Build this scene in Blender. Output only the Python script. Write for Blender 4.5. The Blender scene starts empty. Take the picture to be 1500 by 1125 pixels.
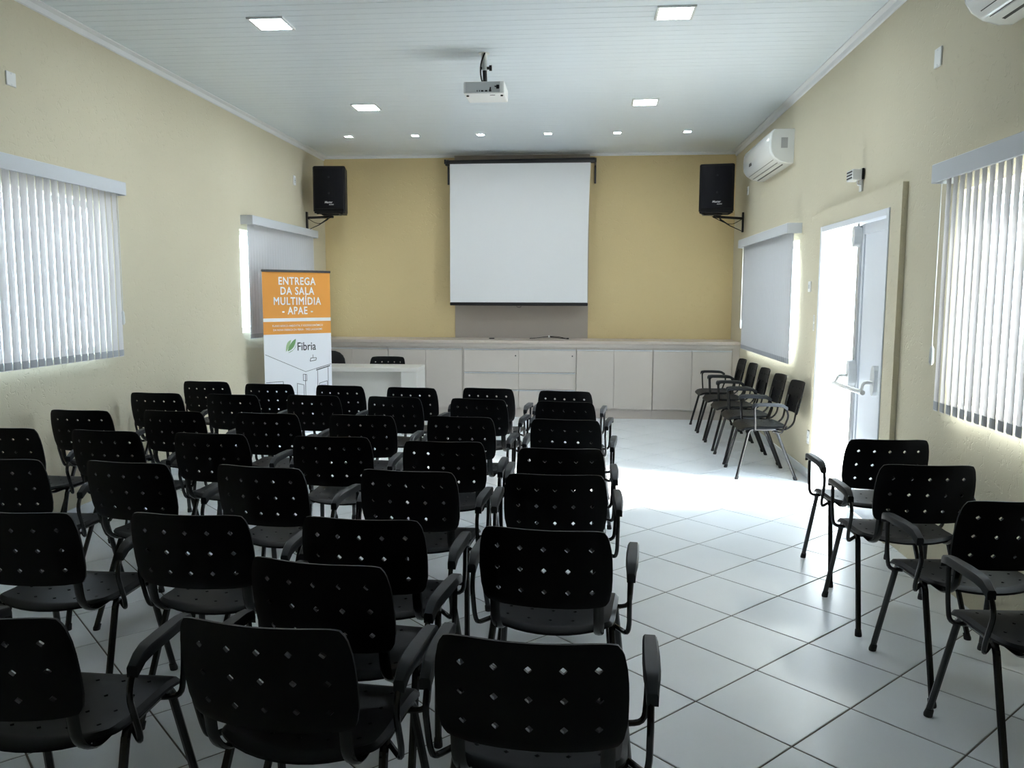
import bpy, bmesh, math, random
from mathutils import Matrix, Vector
import numpy as np
random.seed(7)
C = bpy.context.scene.collection
R = math.radians

# ------------------------------------------------------------------ camera
CAM_R = Vector((0.99615102, 0.08760653, 0.00287036))
CAM_U = Vector((-0.01236768, 0.10805986, 0.99406746))
CAM_F = Vector((-0.08677663, 0.99027681, -0.10872743))
CAM_P = Vector((0, 0, 1.55))
FPX = 1182.9
cam = bpy.data.objects.new('camera', bpy.data.cameras.new('camera'))
C.objects.link(cam)
m = Matrix((CAM_R, CAM_U, -CAM_F)).transposed().to_4x4()
m.translation = CAM_P
cam.matrix_world = m
cam.data.sensor_fit = 'HORIZONTAL'
cam.data.sensor_width = 36
cam.data.lens = 36 * FPX / 1500
cam.data.clip_start = 0.05
bpy.context.scene.camera = cam

# ------------------------------------------------------------------ light
SC = bpy.context.scene
SC.view_settings.view_transform = 'Standard'
SC.view_settings.look = 'None'
SC.view_settings.gamma = 1
SC.view_settings.use_curve_mapping = False
SC.view_settings.exposure = 1.3
world = bpy.data.worlds.new('sky'); SC.world = world
world.use_nodes = True
bg = world.node_tree.nodes['Background']
bg.inputs[0].default_value = (0.72, 0.87, 1.0, 1)
bg.inputs[1].default_value = 6.0
sun = bpy.data.objects.new('sun', bpy.data.lights.new('sun', 'SUN'))
C.objects.link(sun)
sun.data.energy = 19.0
sun.data.angle = R(26)
sun.data.color = (1.0, 0.97, 0.9)
sd = Vector((-math.cos(R(36)) * math.cos(R(6)), math.cos(R(36)) * math.sin(R(6)), -math.sin(R(36))))
sun.rotation_euler = sd.to_track_quat('-Z', 'Y').to_euler()
sun.location = (12, 5, 9)
LED_PANEL, LED_SPOT = 46.0, 60.0

# ------------------------------------------------------------------ materials
M = {}
def mat(name, col, rough=0.5, metal=0.0, spec=0.5, bump=None, var=None, emit=None, coat=0):
    mt = bpy.data.materials.new(name); mt.use_nodes = True
    nt = mt.node_tree; b = nt.nodes['Principled BSDF']
    b.inputs['Base Color'].default_value = (*col, 1)
    b.inputs['Roughness'].default_value = rough
    b.inputs['Metallic'].default_value = metal
    b.inputs['Specular IOR Level'].default_value = spec
    if coat: b.inputs['Coat Weight'].default_value = coat
    tc = nt.nodes.new('ShaderNodeTexCoord')
    if var:   # (scale, amount, [stretch])
        sc, amt = var[0], var[1]
        mp = nt.nodes.new('ShaderNodeMapping'); nt.links.new(tc.outputs['Object'], mp.inputs[0])
        if len(var) > 2: mp.inputs['Scale'].default_value = var[2]
        nz = nt.nodes.new('ShaderNodeTexNoise'); nz.inputs['Scale'].default_value = sc; nz.inputs['Detail'].default_value = 4
        nt.links.new(mp.outputs[0], nz.inputs[0])
        mx = nt.nodes.new('ShaderNodeMix'); mx.data_type = 'RGBA'
        mx.inputs[6].default_value = (*[max(0, c * (1 - amt)) for c in col], 1)
        mx.inputs[7].default_value = (*[min(1, c * (1 + amt)) for c in col], 1)
        nt.links.new(nz.outputs[0], mx.inputs[0]); nt.links.new(mx.outputs[2], b.inputs['Base Color'])
    if bump:  # (scale, strength, distance, [stretch])
        mp = nt.nodes.new('ShaderNodeMapping'); nt.links.new(tc.outputs['Object'], mp.inputs[0])
        if len(bump) > 3: mp.inputs['Scale'].default_value = bump[3]
        nz = nt.nodes.new('ShaderNodeTexNoise'); nz.inputs['Scale'].default_value = bump[0]; nz.inputs['Detail'].default_value = 3
        nt.links.new(mp.outputs[0], nz.inputs[0])
        bp = nt.nodes.new('ShaderNodeBump'); bp.inputs['Strength'].default_value = bump[1]; bp.inputs['Distance'].default_value = bump[2]
        nt.links.new(nz.outputs[0], bp.inputs['Height']); nt.links.new(bp.outputs[0], b.inputs['Normal'])
    if emit:
        b.inputs['Emission Color'].default_value = (*emit[0], 1); b.inputs['Emission Strength'].default_value = emit[1]
    M[name] = mt
    return mt

def plaster(name, col):
    mt = mat(name, col, 0.85, var=(1.3, 0.05), spec=0.25)
    nt = mt.node_tree; b = nt.nodes['Principled BSDF']
    tc = nt.nodes.new('ShaderNodeTexCoord')
    n1 = nt.nodes.new('ShaderNodeTexNoise'); n1.inputs['Scale'].default_value = 26; n1.inputs['Detail'].default_value = 4
    n1.inputs['Distortion'].default_value = 1.2
    rp = nt.nodes.new('ShaderNodeValToRGB'); rp.color_ramp.elements[0].position = 0.30; rp.color_ramp.elements[1].position = 0.42
    n2 = nt.nodes.new('ShaderNodeTexNoise'); n2.inputs['Scale'].default_value = 160; n2.inputs['Detail'].default_value = 2
    ad = nt.nodes.new('ShaderNodeMath'); ad.operation = 'MULTIPLY_ADD'; ad.inputs[1].default_value = 0.25
    nt.links.new(tc.outputs['Object'], n1.inputs[0]); nt.links.new(tc.outputs['Object'], n2.inputs[0])
    nt.links.new(n1.outputs[0], rp.inputs[0]); nt.links.new(n2.outputs[0], ad.inputs[0]); nt.links.new(rp.outputs[0], ad.inputs[2])
    bp = nt.nodes.new('ShaderNodeBump'); bp.inputs['Strength'].default_value = 0.5; bp.inputs['Distance'].default_value = 0.004
    nt.links.new(ad.outputs[0], bp.inputs['Height']); nt.links.new(bp.outputs[0], b.inputs['Normal'])
    return mt

plaster('wall_cream', (0.65, 0.60, 0.455))
plaster('wall_ochre', (0.72, 0.58, 0.32))
mat('taupe_panel', (0.42, 0.37, 0.32), 0.7, var=(2, 0.04))
mat('pvc', (0.72, 0.79, 0.84), 0.38, var=(0.8, 0.03, (0.3, 8, 1)))
mat('cornice', (0.80, 0.82, 0.84), 0.4)
mat('tile', (0.76, 0.79, 0.81), 0.32, var=(2.2, 0.05), bump=(9, 0.05, 0.002))
mat('grout', (0.11, 0.095, 0.08), 0.9, var=(14, 0.3))
mat('concrete', (0.55, 0.53, 0.50), 0.9, var=(0.7, 0.12))
mat('black_plastic', (0.0016, 0.0020, 0.0030), 0.46, spec=0.16, bump=(420, 0.03, 0.0002))
mat('arm_plastic', (0.009, 0.011, 0.014), 0.5, spec=0.3, bump=(420, 0.03, 0.0002))
mat('black_tube', (0.006, 0.006, 0.007), 0.22, spec=0.5, bump=(300, 0.03, 0.0004))
mat('rubber', (0.01, 0.01, 0.01), 0.7, bump=(200, 0.05, 0.0005))
mat('white_gloss', (0.80, 0.82, 0.82), 0.25, var=(3, 0.02))
mat('ac_white', (0.82, 0.84, 0.83), 0.14, var=(3, 0.02), coat=0.4)
mat('dark_gap', (0.02, 0.02, 0.02), 0.6, var=(10, 0.1))
mat('door_white', (0.80, 0.84, 0.90), 0.3, var=(2, 0.02))
mat('alu', (0.75, 0.77, 0.79), 0.3, metal=0.7, var=(60, 0.05, (1, 1, 0.05)))
mat('laminate', (0.61, 0.555, 0.50), 0.45, var=(3, 0.03))
mat('worktop', (0.60, 0.52, 0.45), 0.4, var=(30, 0.06))
mat('desk_white', (0.66, 0.64, 0.60), 0.4, var=(3, 0.02))
mat('plinth', (0.55, 0.49, 0.44), 0.5, var=(5, 0.05))
mat('screen_cloth', (0.80, 0.81, 0.82), 0.8, var=(80, 0.01), bump=(500, 0.05, 0.0005))
mat('black_metal', (0.010, 0.010, 0.012), 0.35, spec=0.5, var=(12, 0.1))
mat('speaker_black', (0.004, 0.004, 0.005), 0.5, spec=0.2, bump=(500, 0.1, 0.0004))
mat('grille', (0.003, 0.003, 0.005), 0.5, spec=0.15, bump=(700, 0.1, 0.0004))
mat('logo_grey', (0.62, 0.62, 0.62), 0.4, var=(50, 0.05))
mat('banner_orange', (0.80, 0.33, 0.045), 0.55, var=(1, 0.03))
mat('banner_white', (0.84, 0.86, 0.90), 0.55, var=(1, 0.02))
mat('print_white', (0.92, 0.92, 0.92), 0.6, var=(1, 0.01))
mat('print_dark', (0.035, 0.04, 0.045), 0.6, var=(1, 0.05))
mat('print_grey', (0.25, 0.26, 0.27), 0.6, var=(1, 0.05))
mat('leaf_green', (0.16, 0.33, 0.13), 0.6, var=(6, 0.08))
mat('leaf_pale', (0.36, 0.52, 0.28), 0.6, var=(6, 0.08))
mat('print_lilac', (0.70, 0.70, 0.78), 0.6, var=(3, 0.05))
mat('projector_white', (0.78, 0.79, 0.77), 0.35, var=(4, 0.02))
mat('projector_grey', (0.52, 0.54, 0.54), 0.45, var=(4, 0.03))
mat('led_panel', (0.9, 0.9, 0.9), 0.5, emit=((0.84, 0.93, 1.0), LED_PANEL))
mat('led_spot', (0.9, 0.9, 0.9), 0.5, emit=((0.88, 0.95, 1.0), LED_SPOT))
mat('switch_white', (0.82, 0.83, 0.82), 0.3, var=(5, 0.02))
mat('sticker', (0.42, 0.43, 0.44), 0.6, var=(260, 0.5))
mat('cloth_black', (0.006, 0.006, 0.007), 0.8, bump=(300, 0.3, 0.001))
mat('valance', (0.62, 0.65, 0.69), 0.45, var=(2, 0.02))

def blind_mat(name, col, tr):
    mt = bpy.data.materials.new(name); mt.use_nodes = True
    nt = mt.node_tree; nt.nodes.clear()
    out = nt.nodes.new('ShaderNodeOutputMaterial')
    df = nt.nodes.new('ShaderNodeBsdfDiffuse'); tl = nt.nodes.new('ShaderNodeBsdfTranslucent'); mx = nt.nodes.new('ShaderNodeMixShader')
    tc = nt.nodes.new('ShaderNodeTexCoord'); mp = nt.nodes.new('ShaderNodeMapping'); mp.inputs['Scale'].default_value = (160, 160, 1.5)
    nz = nt.nodes.new('ShaderNodeTexNoise'); nz.inputs['Scale'].default_value = 1.5; nz.inputs['Detail'].default_value = 3
    cm = nt.nodes.new('ShaderNodeMix'); cm.data_type = 'RGBA'
    cm.inputs[6].default_value = (*[c * 0.88 for c in col], 1); cm.inputs[7].default_value = (*[min(1, c * 1.08) for c in col], 1)
    L = nt.links.new
    L(tc.outputs['Object'], mp.inputs[0]); L(mp.outputs[0], nz.inputs[0]); L(nz.outputs[0], cm.inputs[0])
    L(cm.outputs[2], df.inputs[0]); L(cm.outputs[2], tl.inputs[0])
    mx.inputs[0].default_value = tr
    L(df.outputs[0], mx.inputs[1]); L(tl.outputs[0], mx.inputs[2]); L(mx.outputs[0], out.inputs[0])
    M[name] = mt
blind_mat('vane_cloth', (0.80, 0.785, 0.79), 0.21)
blind_mat('vane_cloth_dense', (0.66, 0.67, 0.69), 0.10)
mat('vane_weight', (0.42, 0.44, 0.47), 0.6, var=(20, 0.05))

def glass_mat():
    mt = bpy.data.materials.new('window_glass'); mt.use_nodes = True
    nt = mt.node_tree; nt.nodes.clear()
    out = nt.nodes.new('ShaderNodeOutputMaterial'); tr = nt.nodes.new('ShaderNodeBsdfTransparent')
    tr.inputs[0].default_value = (0.93, 0.96, 0.96, 1)
    gl = nt.nodes.new('ShaderNodeBsdfGlossy'); gl.inputs['Roughness'].default_value = 0.02
    lw = nt.nodes.new('ShaderNodeLayerWeight'); lw.inputs[0].default_value = 0.5
    pw = nt.nodes.new('ShaderNodeMath'); pw.operation = 'POWER'; pw.inputs[1].default_value = 5
    fr = nt.nodes.new('ShaderNodeMath'); fr.operation = 'MULTIPLY_ADD'; fr.inputs[1].default_value = 0.6; fr.inputs[2].default_value = 0.04
    nt.links.new(lw.outputs['Facing'], pw.inputs[0]); nt.links.new(pw.outputs[0], fr.inputs[0])
    mx = nt.nodes.new('ShaderNodeMixShader')
    nt.links.new(fr.outputs[0], mx.inputs[0]); nt.links.new(tr.outputs[0], mx.inputs[1]); nt.links.new(gl.outputs[0], mx.inputs[2])
    nt.links.new(mx.outputs[0], out.inputs[0]); M['window_glass'] = mt
glass_mat()

# ------------------------------------------------------------------ mesh helpers
class MB:
    def __init__(s): s.v = []; s.f = []; s.sm = []
    def add(s, vs, fs, smooth=False):
        o = len(s.v); s.v += [tuple(p) for p in vs]
        for f in fs: s.f.append([i + o for i in f]); s.sm.append(smooth)
        return s
    def box(s, x0, x1, y0, y1, z0, z1):
        vs = [(x, y, z) for z in (z0, z1) for y in (y0, y1) for x in (x0, x1)]
        return s.add(vs, [(0, 2, 3, 1), (4, 5, 7, 6), (0, 1, 5, 4), (2, 6, 7, 3), (0, 4, 6, 2), (1, 3, 7, 5)])
    def bbox(s, x0, x1, y0, y1, z0, z1, b=0.004):
        """box with chamfered edges"""
        bm = bmesh.new()
        vs = [bm.verts.new((x, y, z)) for z in (z0, z1) for y in (y0, y1) for x in (x0, x1)]
        for f in [(0, 2, 3, 1), (4, 5, 7, 6), (0, 1, 5, 4), (2, 6, 7, 3), (0, 4, 6, 2), (1, 3, 7, 5)]: bm.faces.new([vs[i] for i in f])
        bmesh.ops.bevel(bm, geom=list(bm.edges), offset=b, segments=2 if b > 0.01 else 1, affect='EDGES', profile=0.6)
        bm.verts.index_update()
        s.add([v.co[:] for v in bm.verts], [[v.index for v in f.verts] for f in bm.faces]); bm.free()
        return s
    def tube(s, pts, r, n=8, ry=None, closed=False, cap=True):
        """sweep a round or oval section along a polyline; r may be a list"""
        P = [Vector(p) for p in pts]; N = len(P); rs = r if isinstance(r, (list, tuple)) else [r] * N
        ry_ = ry if ry is not None else None
        T = []
        for i in range(N):
            a = P[(i - 1) % N] if (i > 0 or closed) else P[i]
            b = P[(i + 1) % N] if (i < N - 1 or closed) else P[i]
            T.append((b - a).normalized())
        up = Vector((1, 0, 0)) if abs(T[0].x) < 0.8 else Vector((0, 0, 1))
        X = (up - T[0] * up.dot(T[0])).normalized()
        vs = []; fs = []
        for i in range(N):
            X = (X - T[i] * X.dot(T[i])).normalized(); Y = T[i].cross(X)
            for k in range(n):
                a = 2 * math.pi * k / n
                vs.append(P[i] + X * (rs[i] * math.cos(a)) + Y * ((ry_ or rs[i]) * math.sin(a)))
        for i in range(N if closed else N - 1):
            j = (i + 1) % N
            for k in range(n):
                k2 = (k + 1) % n
                fs.append((i * n + k, i * n + k2, j * n + k2, j * n + k))
        s.add(vs, fs, True)
        if cap and not closed:
            o = len(s.v) - N * n
            s.f.append([o + k for k in reversed(range(n))]); s.sm.append(False)
            s.f.append([o + (N - 1) * n + k for k in range(n)]); s.sm.append(False)
        return s
    def prism(s, poly, axis, a, b):
        """extrude a 2D polygon along axis 'x','y' or 'z'"""
        n = len(poly)
        def mk(p, t): return {'x': (t, p[0], p[1]), 'y': (p[0], t, p[1]), 'z': (p[0], p[1], t)}[axis]
        vs = [mk(p, a) for p in poly] + [mk(p, b) for p in poly]
        fs = [tuple(range(n)), tuple(range(2 * n - 1, n - 1, -1))] + [(i, i + n, (i + 1) % n + n, (i + 1) % n) for i in range(n)]
        return s.add(vs, fs)
    def cyl(s, p0, p1, r, n=16, r1=None):
        return s.tube([p0, p1], [r, r1 if r1 is not None else r], n)
    def mesh(s, name, m_):
        me = bpy.data.meshes.new(name); me.from_pydata(s.v, [], s.f)
        me.polygons.foreach_set('use_smooth', s.sm)
        bm = bmesh.new(); bm.from_mesh(me); bmesh.ops.recalc_face_normals(bm, faces=bm.faces); bm.to_mesh(me); bm.free()
        if any(s.sm): me.set_sharp_from_angle(angle=R(42))
        me.materials.append(M[m_] if isinstance(m_, str) else m_)
        return me
    def build(s, name, m_, parent=None):
        return link(name, s.mesh(name, m_), parent)

def link(name, me, parent=None, mtx=None):
    o = bpy.data.objects.new(name, me); C.objects.link(o)
    if parent: o.parent = parent
    if mtx is not None: o.matrix_basis = mtx
    return o
def tag(o, label, cat, group=None):
    o['label'] = label; o['category'] = cat
    if group: o['group'] = group
    return o
def empty(name, loc=(0, 0, 0), rz=0, label=None, cat=None, group=None):
    o = bpy.data.objects.new(name, None); C.objects.link(o)
    o.location = loc; o.rotation_euler = (0, 0, rz); o.empty_display_size = 0.1
    if label: tag(o, label, cat, group)
    return o
def struct(o): o['kind'] = 'structure'; return o
def copy_tree(o, parent=None):
    c = o.copy(); C.objects.link(c); c.parent = parent
    for ch in list(o.children): copy_tree(ch, c)
    return c
def arc(pts, rad, seg=4):
    """round the inner corners of a polyline"""
    P = [Vector(p) for p in pts]; out = [P[0]]
    for i in range(1, len(P) - 1):
        a, b, c = P[i - 1], P[i], P[i + 1]
        d1, d2 = (a - b), (c - b); t = min(rad, d1.length * 0.48, d2.length * 0.48)
        p0, p1 = b + d1.normalized() * t, b + d2.normalized() * t
        for k in range(seg + 1):
            u = k / seg; out.append(p0 * (1 - u) ** 2 + b * 2 * u * (1 - u) + p1 * u * u)
    out.append(P[-1]); return out
def text_mesh(body, size, bold=0.0, ext=0.0006, align='CENTER', space=1.0, shear=0, m_='print_white', name='lettering', fat=0):
    cu = bpy.data.curves.new(name, 'FONT'); cu.body = body; cu.size = size; cu.offset = bold * size; cu.extrude = ext
    cu.align_x = align; cu.space_character = space; cu.shear = shear; cu.resolution_u = 3
    o = bpy.data.objects.new('tmp', cu); C.objects.link(o)
    bpy.context.view_layer.update()
    dg = bpy.context.evaluated_depsgraph_get()
    me = bpy.data.meshes.new_from_object(o.evaluated_get(dg))
    bpy.data.objects.remove(o)
    if fat:
        n = len(me.vertices); co = [v.co.copy() for v in me.vertices]; pf = [list(p.vertices) for p in me.polygons]; d = fat * size
        sh = [(0, 0), (d, 0), (-d, 0), (0, d), (0, -d), (d * .7, d * .7), (-d * .7, d * .7), (d * .7, -d * .7), (-d * .7, -d * .7)]
        me = bpy.data.meshes.new(name)
        me.from_pydata([(c.x + a, c.y + b_, c.z + 0.00015 * k) for k, (a, b_) in enumerate(sh) for c in co], [], [[i + k * n for i in p] for k in range(len(sh)) for p in pf])
    me.materials.clear(); me.materials.append(M[m_])
    return me

# ------------------------------------------------------------------ room
XL, XR, YB, YN, H = -3.508, 1.942, 10.87, -1.6, 3.40
TH = 0.18
def wall_y(name, X, side, openings, m_):
    """wall in the plane x = X, thick away from the room, with openings (y0,y1,z0,z1)"""
    b = MB(); x0, x1 = (X - TH, X) if side < 0 else (X, X + TH)
    ys = sorted({YN - TH, YB + TH} | {o[0] for o in openings} | {o[1] for o in openings})
    for ya, yb in zip(ys, ys[1:]):
        op = [o for o in openings if o[0] <= ya + 1e-6 and o[1] >= yb - 1e-6]
        if op:
            o = op[0]
            if o[2] > 0: b.box(x0, x1, ya, yb, -0.1, o[2])
            b.box(x0, x1, ya, yb, o[3], H + 0.1)
        else: b.box(x0, x1, ya, yb, -0.1, H + 0.1)
    return struct(b.build(name, m_))
WL1 = (3.75, 5.74, 1.12, 2.22)
WL2 = (8.09, 10.16, 1.16, 2.22)
WR1 = (2.75, 4.44, 0.985, 2.10)
WR2 = (7.60, 9.80, 1.02, 2.06)
DOOR = (5.33, 6.81, -0.1, 2.107)
wall_y('wall_left', XL, -1, [WL1, WL2], 'wall_cream')
wr = wall_y('wall_right', XR, 1, [WR1, DOOR, WR2], 'wall_cream')
struct(MB().box(XL, XR, YB, YB + TH, -0.1, H + 0.1).build('wall_back', 'wall_ochre'))
struct(MB().box(XL, XR, YN - TH, YN, -0.1, H + 0.1).build('wall_front', 'wall_cream'))
pn = MB().box(-1.726, 0.062, YB - 0.012, YB, 0.985, H).build('wall_panel', 'taupe_panel'); struct(pn)
struct(MB().box(XR, XR + 0.30, DOOR[0], DOOR[1], -0.1, -0.001).build('door_sill', 'concrete'))

# ceiling of PVC planks
ceil = struct(MB().box(XL, XR, YN, YB, H + 0.012, H + 0.1).build('ceiling', 'pvc'))
pl = MB().prism([(0.0005, H + 0.003), (0.002, H), (0.0985, H), (0.0998, H + 0.002), (0.1002, H + 0.002), (0.1015, H), (0.198, H), (0.1995, H + 0.003), (0.1995, H + 0.012), (0.0005, H + 0.012)], 'x', XL, XR).mesh('plank', 'pvc')
y = YN + 0.07
while y + 0.2 < YB:
    link('plank', pl, ceil, Matrix.Translation((0, y, 0))); y += 0.2
cp = [(0, 0), (0.055, 0), (0.055, -0.008), (0.02, -0.018), (0.012, -0.05), (0, -0.055)]
struct(MB().prism([(XL + a, H + b) for a, b in cp], 'y', YN, YB).build('trim_1', 'cornice'))
struct(MB().prism([(XR - a, H + b) for a, b in cp], 'y', YN, YB).build('trim_2', 'cornice'))
struct(MB().prism([(YB - a * 0.6, H + b * 0.6) for a, b in cp], 'x', XL, XR).build('trim_3', 'cornice'))

# floor: grout bed with diagonal tiles
floor = struct(MB().box(XL, XR, YN, YB, -0.1, -0.003).build('floor', 'grout'))
TS, OX, OY = 0.4088, 0.7389, 2.721
cu, su = math.cos(R(45)), math.sin(R(45))
def clip(poly, xa, xb, ya, yb):
    def cut(P, f):
        o = []
        for i in range(len(P)):
            a, b = P[i], P[(i + 1) % len(P)]; fa, fb = f(a), f(b)
            if fa >= 0: o.append(a)
            if (fa >= 0) != (fb >= 0):
                t = fa / (fa - fb); o.append((a[0] + (b[0] - a[0]) * t, a[1] + (b[1] - a[1]) * t))
        return o
    for f in (lambda p: p[0] - xa, lambda p: xb - p[0], lambda p: p[1] - ya, lambda p: yb - p[1]):
        if poly: poly = cut(poly, f)
    return poly
def area(P): return abs(sum(P[i][0] * P[(i + 1) % len(P)][1] - P[(i + 1) % len(P)][0] * P[i][1] for i in range(len(P)))) / 2
def tile_mesh(P):
    n = len(P); cx = sum(p[0] for p in P) / n; cy = sum(p[1] for p in P) / n
    ins = [(p[0] + (cx - p[0]) * 0.012, p[1] + (cy - p[1]) * 0.012) for p in P]
    vs = [(p[0], p[1], -0.008) for p in P] + [(p[0], p[1], -0.0012) for p in P] + [(p[0], p[1], 0) for p in ins]
    fs = [tuple(range(2 * n, 3 * n))]
    for k in (0, 1):
        for i in range(n): fs.append((k * n + i, k * n + (i + 1) % n, (k + 1) * n + (i + 1) % n, (k + 1) * n + i))
    return vs, fs
def scr(p):
    d = Vector((p[0], p[1], 0)) - CAM_P; z = d.dot(CAM_F)
    if z < 0.2: return None
    return (d.dot(CAM_R) / z * FPX, d.dot(CAM_U) / z * FPX)
g = 0.0035
full = [(-TS / 2 + g, 0), (0, 0)]
hs = TS / 2 - g
sq = [(-hs, -hs), (hs, -hs), (hs, hs), (-hs, hs)]
tiles = []
for i in range(-26, 27):
    for j in range(-26, 27):
        c = (i + 0.5, j + 0.5)
        wx = OX + TS * (c[0] * cu - c[1] * su); wy_ = OY + TS * (c[0] * su + c[1] * cu)
        P = [(wx + a * cu - b * su, wy_ + a * su + b * cu) for a, b in sq]
        Q = clip(P, XL, XR, YN, YB)
        if len(Q) < 3 or area(Q) < 2e-4: continue
        s_ = [scr(p) for p in Q]
        ar = 0
        if all(s_):
            ar = area(clip(s_, -750, 750, -562, 562) or [(0, 0)] * 3)
        tiles.append((ar, wx, wy_, Q, area(Q) > 0.999 * area(P)))
tiles.sort(key=lambda t: -t[0])
vs, fs = tile_mesh([(a * cu - b * su, a * su + b * cu) for a, b in sq])
fullmesh = MB().add(vs, fs).mesh('tile', 'tile')
rest = MB()
for k, (ar, wx, wy_, Q, isfull) in enumerate(tiles):
    if k < 300 and ar > 0:
        if isfull: link('tile', fullmesh, floor, Matrix.Translation((wx, wy_, 0)))
        else:
            v2, f2 = tile_mesh([(p[0] - wx, p[1] - wy_) for p in Q])
            link('tile', MB().add(v2, f2).mesh('tile', 'tile'), floor, Matrix.Translation((wx, wy_, 0)))
    else: rest.add(*tile_mesh(Q))
if rest.v:
    o = rest.build('tile', 'tile', floor); o['kind'] = 'stuff'

# baseboards
struct(MB().bbox(XR - 0.012, XR, 6.90, 10.2, 0, 0.075, 0.003).build('baseboard_right', 'tile'))
struct(MB().bbox(XL, XL + 0.012, YN, 10.2, 0, 0.075, 0.003).build('baseboard_left', 'tile'))
# plaster border around the door
b = MB(); b.box(XR - 0.034, XR, 5.15, DOOR[0], 0, 2.24); b.box(XR - 0.034, XR, DOOR[0], 6.90, DOOR[3], 2.24); b.box(XR - 0.034, XR, DOOR[1], 6.90, 0, DOOR[3])
struct(b.build('trim_4', 'wall_cream'))

# outside ground
struct(MB().box(-40, 40, -40, 50, -0.4, -0.12).build('ground_outside', 'concrete'))

# ------------------------------------------------------------------ windows
def window(n, X, side, op):
    y0, y1, z0, z1 = op; xa = X + side * 0.10; xb = X + side * 0.15
    x0, x1 = min(xa, xb), max(xa, xb); w = 0.045
    f = MB(); f.box(x0, x1, y0, y1, z0, z0 + w); f.box(x0, x1, y0, y1, z1 - w, z1); f.box(x0, x1, y0, y0 + w, z0 + w, z1 - w); f.box(x0, x1, y1 - w, y1, z0 + w, z1 - w)
    wn = struct(f.build('window_%d' % n, 'alu'))
    nb = 4
    for k in range(1, nb):
        yy = y0 + (y1 - y0) * k / nb
        MB().box(x0 + 0.005, x1 - 0.005, yy - 0.02, yy + 0.02, z0 + w, z1 - w).build('mullion', 'alu', wn)
    xm = (x0 + x1) / 2
    for k in range(nb):
        ya = y0 + (y1 - y0) * k / nb + 0.021; yb = y0 + (y1 - y0) * (k + 1) / nb - 0.021
        if k == 0: ya = y0 + w
        if k == nb - 1: yb = y1 - w
        MB().box(xm - 0.002, xm + 0.002, ya, yb, z0 + w, z1 - w).build('pane', 'window_glass', wn)
window(1, XL, -1, WL1); window(2, XL, -1, WL2); window(3, XR, 1, WR1); window(4, XR, 1, WR2)

# ------------------------------------------------------------------ vertical blinds
def blind(X, side, ya, yb, zb, zv0, zv1, ang, dense, label, cord_at):
    """side = +1 when the room lies at +x of the wall"""
    t = empty('vertical_blind', (X, (ya + yb) / 2, zb), 0, label, 'blind', 'vertical blinds on the side walls')
    oy, oz = (ya + yb) / 2, zb
    d = 0.13 * side
    b = MB()   # valance: front board with two returns
    xf0, xf1 = sorted((d, d - 0.012 * side))
    b.bbox(xf0, xf1, ya - oy, yb - oy, zv0 - oz, zv1 - oz, 0.003)
    xr0, xr1 = sorted((0.0005 * side, d - 0.012 * side))
    b.box(xr0, xr1, ya - oy, ya - oy + 0.01, zv0 - oz, zv1 - oz); b.box(xr0, xr1, yb - oy - 0.01, yb - oy, zv0 - oz, zv1 - oz)
    b.build('valance', 'valance', t)
    hx = 0.07 * side
    MB().bbox(hx - 0.02, hx + 0.02, ya - oy + 0.03, yb - oy - 0.03, zv1 - oz - 0.045, zv1 - oz - 0.012, 0.004).build('headrail', 'alu', t)
    # one vane: slightly bowed strip
    hgt = zv1 - 0.05 - zb; w = 0.089; n = 6
    def strip(z0, z1, th, wd):
        vs = []; fs = []
        for z in (z0, z1):
            for k in range(n + 1):
                u = -1 + 2 * k / n; bow = 0.007 * (1 - u * u)
                vs.append((bow + th, u * wd / 2, z)); vs.append((bow - th, u * wd / 2, z))
        q = 2 * (n + 1)
        for k in range(n):
            a, c = 2 * k, 2 * k + 2
            fs += [(a, c, c + q, a + q), (a + 1, a + 1 + q, c + 1 + q, c + 1)]
            fs += [(a, a + 1, c + 1, c), (a + q, c + q, c + 1 + q, a + 1 + q)]
        fs += [(0, q, q + 1, 1), (2 * n, 2 * n + 1, 2 * n + 1 + q, 2 * n + q)]
        return MB().add(vs, fs, False)
    th = 0.0004
    vm_ = strip(0, hgt, th, w); vm_.sm = [True] * len(vm_.sm); vm_ = vm_.mesh('vane', 'vane_cloth_dense' if dense else 'vane_cloth')
    wm = strip(0.004, 0.05, 0.0022, w * 0.94).mesh('weight', 'vane_weight')
    yy = ya + 0.05
    while yy < yb - 0.04:
        a = R(ang + random.uniform(-1.2, 1.2))
        if side < 0: a = math.pi - a
        mtx = Matrix.Translation((hx, yy - oy, 0)) @ Matrix.Rotation(a, 4, 'Z')
        v = link('vane', vm_, t, mtx); link('weight', wm, v)
        yy += 0.075
    # cord with a pull
    cx = 0.075 * side; cy = cord_at - oy
    c = MB().tube([(cx, cy, zv0 + 0.02 - oz), (cx, cy + 0.002, (zv0 + zb) / 2 - oz), (cx, cy, 0.33)], 0.003, 6).build('cord', 'switch_white', t)
    MB().tube([(cx, cy, 0.34), (cx, cy, 0.325), (cx, cy, 0.25), (cx, cy, 0.235)], [0.004, 0.011, 0.014, 0.005], 8).build('cord_pull', 'switch_white', c)
    return t
blind(XL, 1, 3.68, 5.82, 1.09, 2.277, 2.372, 9.5, False, 'white vertical blind with slats half open over the near left window', 5.79)
blind(XL, 1, 8.12, 10.19, 1.094, 2.270, 2.362, 0, True, 'grey closed vertical blind on left wall behind the orange banner', 10.15)
blind(XR, -1, 2.66, 4.51, 0.95, 2.14, 2.237, 11, False, 'white vertical blind with slats half open on right wall nearest the camera', 4.53 - 0.02)
blind(XR, -1, 7.53, 9.86, 0.935, 2.114, 2.206, 0, True, 'grey closed vertical blind on right wall above the row of chairs', 9.83)

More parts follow.
